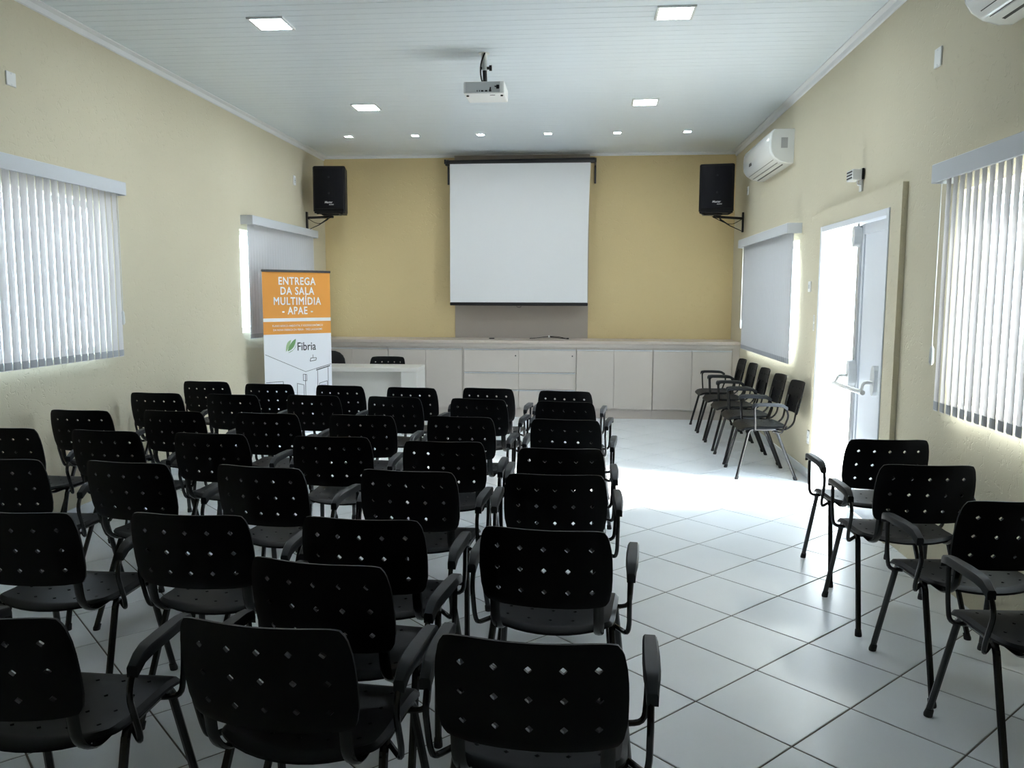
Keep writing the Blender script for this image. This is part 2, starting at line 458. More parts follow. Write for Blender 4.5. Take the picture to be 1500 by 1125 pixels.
# ------------------------------------------------------------------ door
dr = struct(empty('door_1', (XR, DOOR[0], 0)))
def dpart(mb, name, m_, parent=None): return mb.build(name, m_, parent or dr)
y0, y1, zt = 0.0, DOOR[1] - DOOR[0], DOOR[3]
f = MB(); fw = 0.045; xa, xb = -0.042, 0.10
f.bbox(xa, xb, y0, y0 + fw, 0, zt, 0.003); f.bbox(xa, xb, y1 - fw, y1, 0, zt, 0.003); f.bbox(xa, xb, y0 + fw, y1 - fw, zt - fw, zt, 0.003)
dpart(f, 'door_frame', 'door_white')
ly0, ly1, lz1 = fw + 0.004, 0.665, zt - fw - 0.004
lf = MB(); st = 0.075
lf.bbox(0.01, 0.045, ly0, ly0 + st, 0.01, lz1, 0.003); lf.bbox(0.01, 0.045, ly1 - st, ly1, 0.01, lz1, 0.003)
lf.bbox(0.01, 0.045, ly0 + st, ly1 - st, lz1 - st, lz1, 0.003); lf.bbox(0.01, 0.045, ly0 + st, ly1 - st, 0.01, 0.12, 0.003)
leaf = dpart(lf, 'door_leaf', 'door_white')
MB().box(0.02, 0.036, ly0 + st, ly1 - st, 0.12, lz1 - st).build('door_panel', 'door_white', leaf)
MB().bbox(-0.004, 0.01, ly1 - 0.035, ly1 + 0.02, 0.012, lz1 - 0.01, 0.003).build('rebate_strip', 'alu', leaf)
# crash bar
cb = dpart(MB().tube([(-0.115, ly0 + 0.045, 0.925), (-0.115, ly1 + 0.045, 0.925)], 0.016, 12), 'crash_bar', 'white_gloss')
def plate(mb, yy, zz, hw, hh):
    n = 16; P = [(yy + hw * math.cos(2 * math.pi * k / n) * (1 if abs(math.cos(2 * math.pi * k / n)) < 0.8 else 0.95), zz + hh * math.sin(2 * math.pi * k / n)) for k in range(n)]
    return mb.prism(P, 'x', -0.045, 0.009)
for yy in (ly0 + 0.09, ly1 - 0.02):
    dpart(plate(MB(), yy, 1.0, 0.042, 0.10), 'bar_housing', 'white_gloss')
    MB().tube(arc([(-0.04, yy, 0.985), (-0.10, yy, 0.99), (-0.118, yy - 0.012 * (1 if yy < 0.3 else -3), 0.925)], 0.05), 0.011, 8).build('bar_arm', 'white_gloss', cb)
dpart(plate(MB(), ly1 - 0.012, lz1 - 0.085, 0.036, 0.075), 'latch_housing', 'white_gloss')
dpart(MB().cyl((-0.01, ly1 - 0.012, lz1 - 0.02), (-0.01, ly1 - 0.012, lz1 + 0.005), 0.008, 8), 'latch_bolt', 'alu')

# ------------------------------------------------------------------ counter and cabinets
CF = 10.21
XD = [(-3.50, -2.976, -2.499), (-2.499, -2.010, -1.532), None, (-0.080, 0.393, 0.878), (0.878, 1.359, 1.853)]
names = ['beige two-door cabinet at the left end of counter behind the banner', 'beige two-door cabinet just left of the drawer unit', None,
         'beige two-door cabinet just right of the drawer unit', 'beige two-door cabinet at right end behind the row of chairs']
def door_leaf(t, x0, x1, z0, z1, ox):
    d = MB().bbox(x0 - ox + 0.002, x1 - ox - 0.002, -0.018, 0, z0, z1 - 0.016, 0.002).build('cabinet_door', 'laminate', t)
    MB().bbox(x0 - ox + 0.002, x1 - ox - 0.002, -0.021, 0, z1 - 0.015, z1, 0.002).build('edge_handle', 'alu', d)
    return d
for u, nm in zip(XD, names):
    if not u: continue
    ox = (u[0] + u[2]) / 2
    t = empty('base_cabinet', (ox, CF + 0.02, 0), 0, nm, 'cabinet', 'cabinets under the long counter')
    MB().bbox(u[0] - ox + 0.001, u[2] - ox - 0.001, 0.001, 0.62, 0.11, 0.8995, 0.002).build('carcass', 'laminate', t)
    MB().box(u[0] - ox + 0.001, u[2] - ox - 0.001, 0.012, 0.60, 0, 0.11).build('plinth', 'plinth', t)
    door_leaf(t, u[0] + 0.004, u[1], 0.125, 0.876, ox); door_leaf(t, u[1], u[2] - 0.004, 0.125, 0.876, ox)
ox = -0.806
t = empty('drawer_unit', (ox, CF + 0.02, 0), 0, 'beige six-drawer unit in the middle of the counter below the screen', 'cabinet', 'cabinets under the long counter')
MB().bbox(-0.724, 0.724, 0.001, 0.62, 0.11, 0.8995, 0.002).build('carcass', 'laminate', t)
MB().box(-0.724, 0.724, 0.012, 0.60, 0, 0.11).build('plinth', 'plinth', t)
for (za, zb) in ((0.585, 0.876), (0.362, 0.577), (0.125, 0.354)):
    for (xa, xb) in ((-1.51, -0.811), (-0.807, -0.09)):
        d = MB().bbox(xa - ox, xb - ox, -0.018, 0, za, zb - 0.016, 0.002).build('drawer', 'laminate', t)
        MB().bbox(xa - ox, xb - ox, -0.021, 0, zb - 0.015, zb, 0.002).build('edge_handle', 'alu', d)
        if za > 0.5: MB().cyl((xb - ox - 0.04, -0.022, zb - 0.085), (xb - ox - 0.04, -0.018, zb - 0.085), 0.009, 12).build('lock', 'dark_gap', d)
for a, s_ in ((-0.722, 1), (0.722, -1)):
    MB().box(min(a, a + 0.012 * s_), max(a, a + 0.012 * s_), -0.018, 0, 0.125, 0.876).build('side_filler', 'laminate', t)
wt = empty('worktop', (-0.8, CF, 0.90), 0, 'long beige stone worktop running across the back wall cabinets', 'worktop')
MB().bbox(XL + 0.8 + 0.001, XR + 0.8 - 0.001, -0.02, YB - CF - 0.014, 0.047, 0.085, 0.003).build('slab', 'worktop', wt)
MB().box(XL + 0.8 + 0.001, XR + 0.8 - 0.001, 0.0, 0.6, 0.0005, 0.047).build('apron', 'laminate', wt)
# filler post between the last cabinet and the wall
tag(MB().box(1.854, XR - 0.001, CF + 0.02, CF + 0.62, 0, 0.9).build('filler_panel', 'laminate'), 'narrow beige filler panel between last cabinet and right wall', 'panel')
# cable left on the worktop
cz = 0.9885
t = empty('loose_cable', (-0.45, 10.62, cz), 0, 'black cable with white tie lying on the worktop under the screen', 'cable')
MB().tube(arc([(-0.25, 0.0, 0.003), (-0.17, 0.02, 0.006), (-0.07, 0.05, 0.02), (0.03, 0.06, 0.028), (0.13, 0.05, 0.024), (0.20, 0.02, 0.01), (0.24, -0.03, 0.004)], 0.04, 3), 0.0045, 6).build('cord', 'black_tube', t)
MB().tube(arc([(0.02, 0.06, 0.020), (0.10, 0.03, 0.014), (0.19, 0.0, 0.005), (0.25, -0.02, 0.004)], 0.04, 3), 0.0045, 6).build('cord', 'black_tube', t)
MB().tube([(-0.005, 0.056, 0.026), (0.012, 0.058, 0.027)], 0.013, 8).build('cable_tie', 'switch_white', t)
MB().bbox(0.235, 0.268, -0.05, -0.02, -0.001, 0.014, 0.003).build('plug', 'black_plastic', t)
tag(MB().bbox(-1.23, -1.16, 10.55, 10.58, 0.985, 0.997, 0.003).build('remote_control', 'black_plastic'), 'small flat black object lying on the worktop left of the cable', 'remote')

# ------------------------------------------------------------------ projection screen
t = empty('projection_screen', (-0.84, 10.62, 1.42), 0, 'white pull-down projection screen with black case on the back wall', 'projection screen')
zc = 3.262 - 1.42
MB().tube([(-0.965, 0, zc - 0.004), (-0.95, 0, zc - 0.004), (0.95, 0, zc + 0.012), (0.965, 0, zc + 0.012)], [0.034, 0.036, 0.036, 0.034], 14).build('case', 'black_metal', t)
xs = [(-0.905, -0.909, -0.905), (0.912, 0.905, 0.892)]
vs = []; fs = []; nz = 12
for k in range(nz + 1):
    u = k / nz; z = zc - 0.02 + (0.04 - zc + 0.02) * u
    xl = -0.905 - 0.004 * u; xr = 0.912 - 0.02 * u - 0.012 * math.sin(u * math.pi)
    bow = -0.03 + 0.006 * math.sin(u * 3.1)
    vs += [(xl, bow, z), (xr, bow, z), (xl, bow + 0.001, z), (xr, bow + 0.001, z)]
for k in range(nz):
    a = 4 * k; fs += [(a, a + 1, a + 5, a + 4), (a + 2, a + 6, a + 7, a + 3), (a, a + 4, a + 6, a + 2), (a + 1, a + 3, a + 7, a + 5)]
MB().add(vs, fs).build('cloth', 'screen_cloth', t)
bb = MB().bbox(-0.912, 0.897, -0.042, -0.016, 0.0, 0.042, 0.008).build('bottom_bar', 'black_metal', t)
MB().tube([(0.0 + 0.03 * math.cos(a), -0.03, -0.004 + 0.018 * math.sin(a)) for a in [math.pi + math.pi * k / 8 for k in range(9)]], 0.003, 6).build('pull_loop', 'black_metal', bb)
for sx, xx in ((-1, -0.965), (1, 0.975)):
    b = MB(); b.bbox(xx - 0.012, xx + 0.012, 0.215, 0.236, -0.25 + zc, 0.05 + zc, 0.002)
    b.bbox(xx - 0.010, xx + 0.010, -0.05, 0.216, zc - 0.02, zc + 0.035, 0.002)
    b.prism([(-0.03, zc + 0.03), (0.215, zc + 0.03), (0.215, zc + 0.075)], 'x', xx - 0.006, xx + 0.006)
    b.build('wall_bracket', 'black_metal', t)

# ------------------------------------------------------------------ loudspeakers
def speaker(x, yf, z, yaw, wallx, wy0, label, glabel):
    w, h, d = 0.40, 0.565, 0.33
    t = empty('loudspeaker', (x, yf, z), yaw, label, 'speaker', 'loudspeakers on the side walls')
    P = [(-w / 2, 0.02), (-w / 2 + 0.02, 0), (w / 2 - 0.02, 0), (w / 2, 0.02), (w / 2 - 0.05, d), (-w / 2 + 0.05, d)]
    b = MB(); b.prism(P, 'z', 0.02, h - 0.01)
    b.prism([(p[0] * 0.96, 0.008 + p[1] * 0.96) for p in P], 'z', 0.0, 0.02); b.prism([(p[0] * 0.96, 0.008 + p[1] * 0.96) for p in P], 'z', h - 0.01, h)
    b.build('cabinet', 'speaker_black', t)
    g_ = MB()
    n = 10; vs = []; fs = []
    for k in range(n + 1):
        u = -1 + 2 * k / n; vs += [(u * 0.175, -0.022 * (1 - u * u) - 0.004, 0.05), (u * 0.175, -0.022 * (1 - u * u) - 0.004, h - 0.03), (u * 0.175, 0.004, 0.05), (u * 0.175, 0.004, h - 0.03)]
    for k in range(n):
        a = 4 * k; fs += [(a, a + 4, a + 5, a + 1), (a + 2, a + 3, a + 7, a + 6), (a, a + 2, a + 6, a + 4), (a + 1, a + 5, a + 7, a + 3)]
    fs += [(0, 1, 3, 2), (4 * n, 4 * n + 2, 4 * n + 3, 4 * n + 1)]
    gr = g_.add(vs, fs, False).build('grille', 'grille', t)
    for zz in (0.235, 0.43):
        MB().cyl((0.005, -0.0255, zz), (0.005, -0.029, zz), 0.012, 12).build('grille_boss', 'arm_plastic', gr)
    lm = text_mesh('Master', 0.034, 0.02, 0.001, m_='logo_grey', shear=0.25)
    link('logo', lm, gr, Matrix.Translation((0.0, -0.0295, 0.115)) @ Matrix.Rotation(R(90), 4, 'X'))
    lm = text_mesh('AUDIO', 0.018, 0.02, 0.001, m_='logo_grey', shear=0.25)
    link('logo', lm, gr, Matrix.Translation((0.035, -0.0285, 0.092)) @ Matrix.Rotation(R(90), 4, 'X'))
    for sx in (-1, 1):
        MB().cyl((sx * 0.15, 0.04, -0.012), (sx * 0.15, 0.04, 0.0), 0.016, 10).build('rubber_foot', 'rubber', t)
    # wall bracket: its own thing
    s_ = 1 if wallx < 0 else -1
    bt = empty('speaker_bracket', (wallx, wy0, z - 0.20), 0, glabel, 'bracket', 'speaker wall brackets')
    MB().bbox(min(0.001 * s_, 0.022 * s_), max(0.001 * s_, 0.022 * s_), -0.02, 0.02, 0.0, 0.24, 0.002).build('wall_plate', 'black_metal', bt)
    ex = x - wallx
    ey = (yf + 0.16) - wy0
    MB().tube([(0.02 * s_, 0, 0.168), (ex, ey, 0.168)], 0.016, 8, 0.012).build('arm', 'black_metal', bt)
    MB().bbox(ex - 0.13, ex + 0.09, ey - 0.05, ey + 0.05, 0.184, 0.1995, 0.002).build('shelf_plate', 'black_metal', bt)
    MB().tube([(0.02 * s_, 0, 0.015), (ex * 0.45, ey * 0.45, 0.07), (ex * 0.78, ey * 0.78, 0.14), (ex * 0.80, ey * 0.8, 0.165)], [0.004, 0.006, 0.012, 0.012], 8).build('brace', 'black_metal', bt)
    MB().tube(arc([(ex - 0.02, ey, 0.17), (ex * 0.6, ey * 0.9 - 0.03, 0.08), (0.12 * s_, -0.02, 0.10), (0.02 * s_, -0.01, 0.16)], 0.09, 5), 0.004, 6).build('speaker_wire', 'black_tube', bt)
    return t
speaker(-3.125, 9.86, 2.555, R(3), XL, 10.12, 'black loudspeaker hanging on the left wall above the banner', 'black steel wall bracket under the left loudspeaker')
speaker(1.545, 9.86, 2.53, R(-9), XR, 10.25, 'black loudspeaker hanging on right wall beside the air conditioner', 'black steel wall bracket under the right loudspeaker')

# ------------------------------------------------------------------ air conditioners
def aircon(ya, yb, label, sticker):
    z0, z1, d = 2.79, 3.108, 0.225
    t = empty('air_conditioner', (XR, (ya + yb) / 2, z0), 0, label, 'air conditioner', 'split air conditioners on right wall')
    hh = z1 - z0; L = (yb - ya) / 2
    prof = [(0, 0.0), (0.06, 0.0), (0.13, 0.02), (0.185, 0.055), (0.215, 0.10), (0.225, 0.15), (0.225, 0.22), (0.218, 0.275), (0.205, 0.30), (0.185, hh), (0, hh)]
    # body with rounded ends
    ring = []
    for (yy, k) in ((-L, 0.93), (-L + 0.012, 0.98), (-L + 0.035, 1.0), (L - 0.035, 1.0), (L - 0.012, 0.98), (L, 0.93)):
        ring.append([(-p[0] * k - 0.0005, yy, hh * 0.5 + (p[1] - hh * 0.5) * (0.97 + 0.03 * (k - 0.93) / 0.07)) for p in prof])
    n = len(prof); vs = [p for r_ in ring for p in r_]; fs = [tuple(range(n)), tuple(range(len(vs) - 1, len(vs) - n - 1, -1))]
    for i in range(len(ring) - 1):
        for k in range(n): fs.append((i * n + k, i * n + (k + 1) % n, (i + 1) * n + (k + 1) % n, (i + 1) * n + k))
    b = MB().add(vs, fs, True)
    b.sm[0] = b.sm[1] = False
    b.build('housing', 'ac_white', t)
    def under(px0, px1, off):   # points on the underside profile
        def at(x):
            for (xa, za), (xb, zb) in zip(prof, prof[1:]):
                if xa <= x <= xb: return za + (zb - za) * (x - xa) / max(1e-6, xb - xa)
        return [(-px0, at(px0) - off), (-px1, at(px1) - off), (-px1, at(px1) + 0.01), (-px0, at(px0) + 0.01)]
    MB().prism(under(0.072, 0.086, 0.003), 'y', -L + 0.10, L - 0.10).build('outlet_slot', 'dark_gap', t)
    MB().prism(under(0.128, 0.131, 0.002), 'y', -L + 0.08, L - 0.08).build('panel_seam', 'dark_gap', t)
    MB().prism(under(0.09, 0.126, 0.006), 'y', -L + 0.09, L - 0.09).build('outlet_flap', 'ac_white', t)
    MB().prism(under(0.168, 0.171, 0.002), 'y', -L + 0.08, L - 0.08).build('panel_seam', 'dark_gap', t)
    MB().bbox(-0.224, -0.20, L * 0.30, L * 0.48, 0.112, 0.146, 0.002).build('display', 'dark_gap', t)
    if sticker:
        MB().box(-0.12, -0.06, -L - 0.0012, -L + 0.002, 0.14, 0.235).build('sticker', 'sticker', t)
    return t
aircon(7.93, 9.22, 'white split air conditioner on the right wall beside the loudspeaker', True)
aircon(2.82, 4.06, 'white split air conditioner cut off at the top right corner', False)

# ------------------------------------------------------------------ ceiling lights
for (x, yy, lab) in ((-2.15, 5.59, 'square white ceiling panel light, near left of the four'), (0.575, 5.59, 'square white ceiling panel light, near right of the four'),
                     (-2.16, 8.06, 'square white ceiling panel light, far left of the four'), (0.565, 8.05, 'square white ceiling panel light, far right of the four')):
    t = empty('ceiling_light', (x, yy, H), 0, lab, 'ceiling light', 'square ceiling panel lights')
    a = 0.125; f = MB()
    for (p, q, r_, s_) in ((-a, a, -a, -a + 0.018), (-a, a, a - 0.018, a), (-a, -a + 0.018, -a + 0.018, a - 0.018), (a - 0.018, a, -a + 0.018, a - 0.018)): f.box(p, q, r_, s_, -0.012, 0.004)
    f.build('frame', 'white_gloss', t)
    MB().box(-a + 0.018, a - 0.018, -a + 0.018, a - 0.018, -0.009, 0.0).build('diffuser', 'led_panel', t)
ordn = ['leftmost', 'second from left', 'third from left', 'fourth from left', 'fifth from left', 'rightmost']
for k, x in enumerate((-2.756, -1.968, -1.204, -0.425, 0.359, 1.145)):
    t = empty('ceiling_spotlight', (x, 9.49, H), 0, 'small square ceiling spotlight above the screen wall, %s of six' % ordn[k], 'spotlight', 'small ceiling spotlights')
    a = 0.05; f = MB()
    for (p, q, r_, s_) in ((-a, a, -a, -a + 0.012), (-a, a, a - 0.012, a), (-a, -a + 0.012, -a + 0.012, a - 0.012), (a - 0.012, a, -a + 0.012, a - 0.012)): f.box(p, q, r_, s_, -0.010, 0.004)
    f.build('frame', 'white_gloss', t)
    MB().box(-a + 0.012, a - 0.012, -a + 0.012, a - 0.012, -0.007, 0.0).build('diffuser', 'led_spot', t)

# ------------------------------------------------------------------ projector
t = empty('projector', (-0.765, 6.38, 3.062), 0, 'white projector hanging below the ceiling in mid room', 'projector')
MB().bbox(-0.155, 0.155, -0.145, 0.155, 0.0, 0.09, 0.012).build('body', 'projector_white', t)
rp = MB().bbox(-0.14, 0.122, -0.150, -0.142, 0.008, 0.084, 0.002).build('port_panel', 'projector_grey', t)
for (xx, w_, hh) in ((-0.05, 0.006, 0.012), (-0.033, 0.006, 0.012), (-0.012, 0.018, 0.011), (0.018, 0.018, 0.011), (0.048, 0.018, 0.014)):
    MB().box(xx - w_ / 2, xx + w_ / 2, -0.153, -0.149, 0.012, 0.012 + hh).build('port', 'dark_gap', rp)
MB().bbox(0.095, 0.118, -0.166, -0.149, 0.030, 0.058, 0.003).build('power_plug', 'black_plastic', rp)
MB().cyl((-0.07, 0.156, 0.045), (-0.07, 0.17, 0.045), 0.03, 16).build('lens', 'dark_gap', t)
MB().bbox(0.04, 0.08, -0.10, -0.09, -0.002, 0.001, 0.0005).build('name_plate', 'dark_gap', t)
for xx in (-0.13, 0.13):
    MB().cyl((xx, -0.09, -0.008), (xx, -0.09, 0.001), 0.01, 10).build('rubber_foot', 'rubber', t)
pm = empty('projector_mount', (-0.775, 6.40, 3.155), 0, 'black and white ceiling mount holding the projector', 'mount')
MB().bbox(-0.10, 0.10, -0.012, 0.012, -0.002, 0.010, 0.002).build('cross_bar', 'black_metal', pm)
MB().bbox(-0.012, 0.012, -0.10, 0.10, -0.001, 0.009, 0.002).build('cross_bar', 'black_metal', pm)
MB().cyl((0, 0, 0.005), (-0.004, 0, 0.125), 0.017, 12).build('lower_tube', 'black_metal', pm)
MB().cyl((-0.004, 0, 0.115), (-0.008, 0, H - 3.155), 0.021, 12).build('upper_tube', 'projector_white', pm)
MB().tube([(-0.035, 0, 0.135), (0.035, 0, 0.135)], 0.011, 8).build('joint_knob', 'black_metal', pm)
MB().cyl((0.032, 0, 0.135), (0.052, 0, 0.135), 0.022, 10).build('joint_knob', 'black_metal', pm)
MB().cyl((-0.008, 0, H - 3.158), (-0.008, 0, H - 3.155), 0.045, 16).build('ceiling_plate', 'projector_white', pm)
MB().tube(arc([(0.0, -0.025, H - 3.157), (-0.03, -0.03, 0.17), (-0.034, -0.03, 0.09), (-0.02, -0.03, 0.02), (0.02, -0.06, -0.01), (0.055, -0.135, -0.03), (0.06, -0.1725, -0.055), (0.058, -0.1745, -0.068)], 0.04, 3), 0.006, 6).build('signal_cable', 'black_tube', pm)
MB().tube(arc([(0.005, -0.025, 0.05), (0.02, -0.04, 0.0), (0.06, -0.12, -0.03), (0.10, -0.176, -0.045)], 0.04, 3), 0.0055, 6).build('power_cable', 'black_tube', pm)

# ------------------------------------------------------------------ small wall things
def wallplate(name, X, side, yy, z, w, h, label, cat, kind):
    t = empty(name, (X, yy, z), 0, label, cat)
    def bx(d0, d1, ya, yb, za, zb, nm, m_, par=None, bev=0.003):
        x0, x1 = sorted((d0 * side, d1 * side)); return MB().bbox(x0, x1, ya, yb, za, zb, bev).build(nm, m_, par or t)
    bx(0.0004, 0.010, -w / 2, w / 2, -h / 2, h / 2, 'cover_plate', 'switch_white')
    if kind == 'switch':
        bx(0.009, 0.015, -w * 0.22, w * 0.22, -h * 0.2, h * 0.2, 'rocker', 'white_gloss')
    elif kind == 'double':
        for zz in (-0.035, 0.035): bx(0.009, 0.015, -w * 0.25, w * 0.25, zz - 0.024, zz + 0.024, 'rocker', 'white_gloss')
    elif kind == 'outlet':
        bx(0.009, 0.0125, -0.022, 0.022, -0.03, 0.03, 'socket_face', 'white_gloss')
        for q in (-0.01, 0, 0.01): bx(0.012, 0.0135, q - 0.0025, q + 0.0025, -0.003, 0.003, 'socket_hole', 'dark_gap', None, 0.0005)
    else:
        for zz in (-h * 0.38, h * 0.38): bx(0.009, 0.0115, -0.004, 0.004, zz - 0.004, zz + 0.004, 'screw', 'alu', None, 0.001)
wallplate('blank_plate', XL, 1, 4.82, 2.857, 0.085, 0.085, 'blank white cover plate high on the left wall', 'cover plate', 'blank')
wallplate('blank_plate', XR, -1, 4.82, 2.865, 0.085, 0.105, 'blank white cover plate high on right wall above the blind', 'cover plate', 'blank')
wallplate('light_switch', XR, -1, 7.19, 1.634, 0.075, 0.09, 'small white upper switch between right blind and door', 'switch', 'switch')
wallplate('light_switch', XR, -1, 6.985, 1.33, 0.075, 0.135, 'tall white double switch beside the door frame', 'switch', 'double')
wallplate('wall_outlet', XR, -1, 7.03, 0.35, 0.075, 0.115, 'white wall outlet low beside the door', 'outlet', 'outlet')
wallplate('wall_outlet', XL, 1, 9.72, 2.93, 0.075, 0.115, 'white wall outlet high behind the left loudspeaker', 'outlet', 'outlet')
wallplate('wall_outlet', XR, -1, 10.02, 2.80, 0.07, 0.10, 'white wall outlet high behind the right loudspeaker', 'outlet', 'outlet')
t = empty('emergency_light', (XR, 5.99, 2.36), 0, 'white emergency light with slotted face above the door', 'emergency light')
MB().bbox(-0.012, -0.0005, -0.028, 0.028, -0.075, 0.02, 0.002).build('mount_plate', 'white_gloss', t)
MB().tube(arc([(-0.01, 0, -0.03), (-0.03, 0, -0.03), (-0.035, 0, 0.005)], 0.01), 0.006, 6).build('stem', 'alu', t)
hd = MB().bbox(-0.085, -0.02, -0.055, 0.075, 0.0, 0.075, 0.004).build('lamp_box', 'white_gloss', t)
MB().bbox(-0.021, -0.006, -0.06, 0.08, 0.004, 0.08, 0.003).build('back_cover', 'black_plastic', hd)
for k in range(3): MB().box(-0.0875, -0.084, -0.045, 0.065, 0.012 + k * 0.021, 0.022 + k * 0.021).build('slot', 'dark_gap', hd)

# ------------------------------------------------------------------ roll-up banner
BA, BBp = Vector((-3.29, 8.1)), Vector((-2.755, 8.66))
bd = BBp - BA; BW = bd.length; brz = math.atan2(bd.y, bd.x)
t = empty('roll_up_banner', ((BA.x + BBp.x) / 2, (BA.y + BBp.y) / 2, 0), brz, 'orange and white roll-up banner reading ENTREGA DA SALA MULTIMÍDIA', 'banner')
hw = BW / 2
MB().bbox(-hw - 0.01, hw + 0.01, -0.06, 0.06, 0.0, 0.075, 0.015).build('base', 'alu', t)
for sx in (-1, 1):
    MB().bbox(sx * hw * 0.6 - 0.015, sx * hw * 0.6 + 0.015, -0.16, 0.16, 0.0, 0.012, 0.003).build('base_foot', 'alu', t)
MB().cyl((0, 0.03, 0.05), (0, 0.03, 1.80), 0.008, 8).build('support_pole', 'alu', t)
MB().bbox(-hw - 0.005, hw + 0.005, -0.012, 0.012, 1.788, 1.812, 0.003).build('top_rail', 'black_metal', t)
sheet = MB().box(-hw, hw, -0.001, 0.001, 0.06, 1.139).build('sheet', 'banner_white', t)
MB().box(-hw, hw, -0.001, 0.001, 1.139, 1.79).build('orange_field', 'banner_orange', t)
MB().box(-hw, hw, -0.0016, 0.001, 1.272, 1.308).build('white_stripe', 'print_white', t)
def btext(body, size, z, x=0, bold=0.02, m_='print_white', sp=1.0, sxx=1.0, par=None, nm='lettering', align='CENTER', fat=0):
    me = text_mesh(body, size, bold, 0.0004, m_=m_, space=sp, name=nm, align=align, fat=fat)
    return link(nm, me, par or t, Matrix.Translation((x, -0.0022, z)) @ Matrix.Rotation(R(90), 4, 'X') @ Matrix.Diagonal((sxx, 1, 1, 1)))
for body, z, sx_ in (('ENTREGA', 1.659, 0.80), ('DA SALA', 1.556, 0.80), ('MULTIMÍDIA', 1.449, 0.80), ('- APAE -', 1.349, 0.80)):
    btext(body, 0.112, z, 0.0, 0.0, sxx=sx_, sp=1.12, fat=0.022)
btext('PLANO BÁSICO AMBIENTAL E SOCIOECONÔMICO', 0.0295, 1.218, 0, 0.004, sxx=0.86)
btext('DA NOVA FÁBRICA DA FIBRIA - TRÊS LAGOAS/MS', 0.0295, 1.175, 0, 0.004, sxx=0.86)
btext('Fibria', 0.125, 0.962, -0.02, 0.008, 'print_dark', sxx=0.80, par=sheet, align='LEFT')
def leafshape(pts, m_):
    vs = [(p[0], -0.0022, p[1]) for p in pts] + [(p[0], -0.0008, p[1]) for p in pts]; n = len(pts)
    MB().add(vs, [tuple(range(n)), tuple(range(2 * n - 1, n - 1, -1))] + [(i, i + n, (i + 1) % n + n, (i + 1) % n) for i in range(n)]).build('leaf_emblem', m_, sheet)
def bez(p, n=8):
    out = []
    for k in range(n + 1):
        u = k / n; a, b_, c = [Vector(q) for q in p]; v = a * (1 - u) ** 2 + b_ * 2 * u * (1 - u) + c * u * u; out.append((v.x, v.y))
    return out
lx, lz = -0.145, 0.942
leafshape(bez([(lx + 0.0, lz + 0.01), (lx + -0.005, lz + 0.12), (lx + 0.062, lz + 0.135)]) + bez([(lx + 0.062, lz + 0.135), (lx + 0.045, lz + 0.06), (lx + 0.0, lz + 0.01)])[1:-1], 'leaf_pale')
leafshape(bez([(lx + 0.018, lz + 0.015), (lx + 0.05, lz + 0.12), (lx + 0.115, lz + 0.145)]) + bez([(lx + 0.115, lz + 0.145), (lx + 0.11, lz + 0.04), (lx + 0.018, lz + 0.015)])[1:-1], 'leaf_green')
leafshape(bez([(lx + 0.02, lz - 0.002), (lx + 0.11, lz + 0.02), (lx + 0.118, lz + 0.09)]) + bez([(lx + 0.118, lz + 0.09), (lx + 0.095, lz + 0.01), (lx + 0.02, lz - 0.002)])[1:-1], 'leaf_green')
def pen(pts, w=0.005, m_='print_dark'):
    b_ = MB(); pts = [(p[0], p[1] + 0.065) for p in pts]
    for (xa, za), (xb, zb) in zip(pts, pts[1:]):
        d_ = Vector((xb - xa, zb - za)); n_ = Vector((-d_.y, d_.x)).normalized() * w / 2
        b_.prism([(xa + n_.x, za + n_.y), (xb + n_.x, zb + n_.y), (xb - n_.x, zb - n_.y), (xa - n_.x, za - n_.y)], 'y', -0.0019, -0.0008)
    b_.build('line_drawing', m_, sheet)
pen([(-hw + 0.01, 0.868), (0.075, 0.665), (hw - 0.005, 0.735)], 0.004)
pen([(-hw + 0.01, 0.575), (-0.185, 0.575), (-0.185, 0.40), (-hw + 0.01, 0.39)])
pen([(-0.03, 0.545), (0.05, 0.525), (0.05, 0.36), (-0.03, 0.345)]); pen([(-0.025, 0.54), (-0.03, 0.36)])
pen([(0.045, 0.64), (0.085, 0.635), (0.085, 0.565), (0.045, 0.57), (0.045, 0.64)]); pen([(0.07, 0.635), (0.07, 0.35)])
pen([(0.20, 0.675), (hw - 0.02, 0.715)], 0.010); pen([(0.20, 0.69), (hw - 0.02, 0.73)], 0.003)
pen([(0.215, 0.67), (0.215, 0.38)]); pen([(hw - 0.045, 0.70), (hw - 0.045, 0.42)]); pen([(0.235, 0.53), (0.33, 0.55), (0.33, 0.43), (0.235, 0.415), (0.235, 0.53)], 0.005)
MB().box(0.25, 0.315, -0.0018, -0.0008, 0.505, 0.585).build('line_drawing', 'print_lilac', sheet)
pen([(0.13, 0.775), (0.20, 0.785), (0.205, 0.81), (0.14, 0.81), (0.13, 0.775)], 0.006); pen([(0.165, 0.81), (0.165, 0.845)], 0.005)
pen([(0.08, 0.31), (hw - 0.02, 0.34)]); pen([(0.12, 0.30), (0.12, 0.12)]); pen([(0.25, 0.32), (0.25, 0.12)])

# ------------------------------------------------------------------ desk with chairs behind it
t = empty('desk', (-2.45, 8.98, 0), 0, 'white desk with thick side panel in front of the counter', 'desk')
MB().bbox(-0.62, 0.62, -0.22, 0.28, 0.705, 0.75, 0.003).build('desk_top', 'desk_white', t)
MB().bbox(0.44, 0.62, -0.20, 0.28, 0.0, 0.704, 0.003).build('side_panel', 'desk_white', t)
MB().bbox(-0.62, -0.44, -0.20, 0.28, 0.0, 0.704, 0.003).build('side_panel', 'desk_white', t)
MB().box(-0.44, 0.44, -0.08, -0.06, 0.18, 0.704).build('modesty_panel', 'desk_white', t)

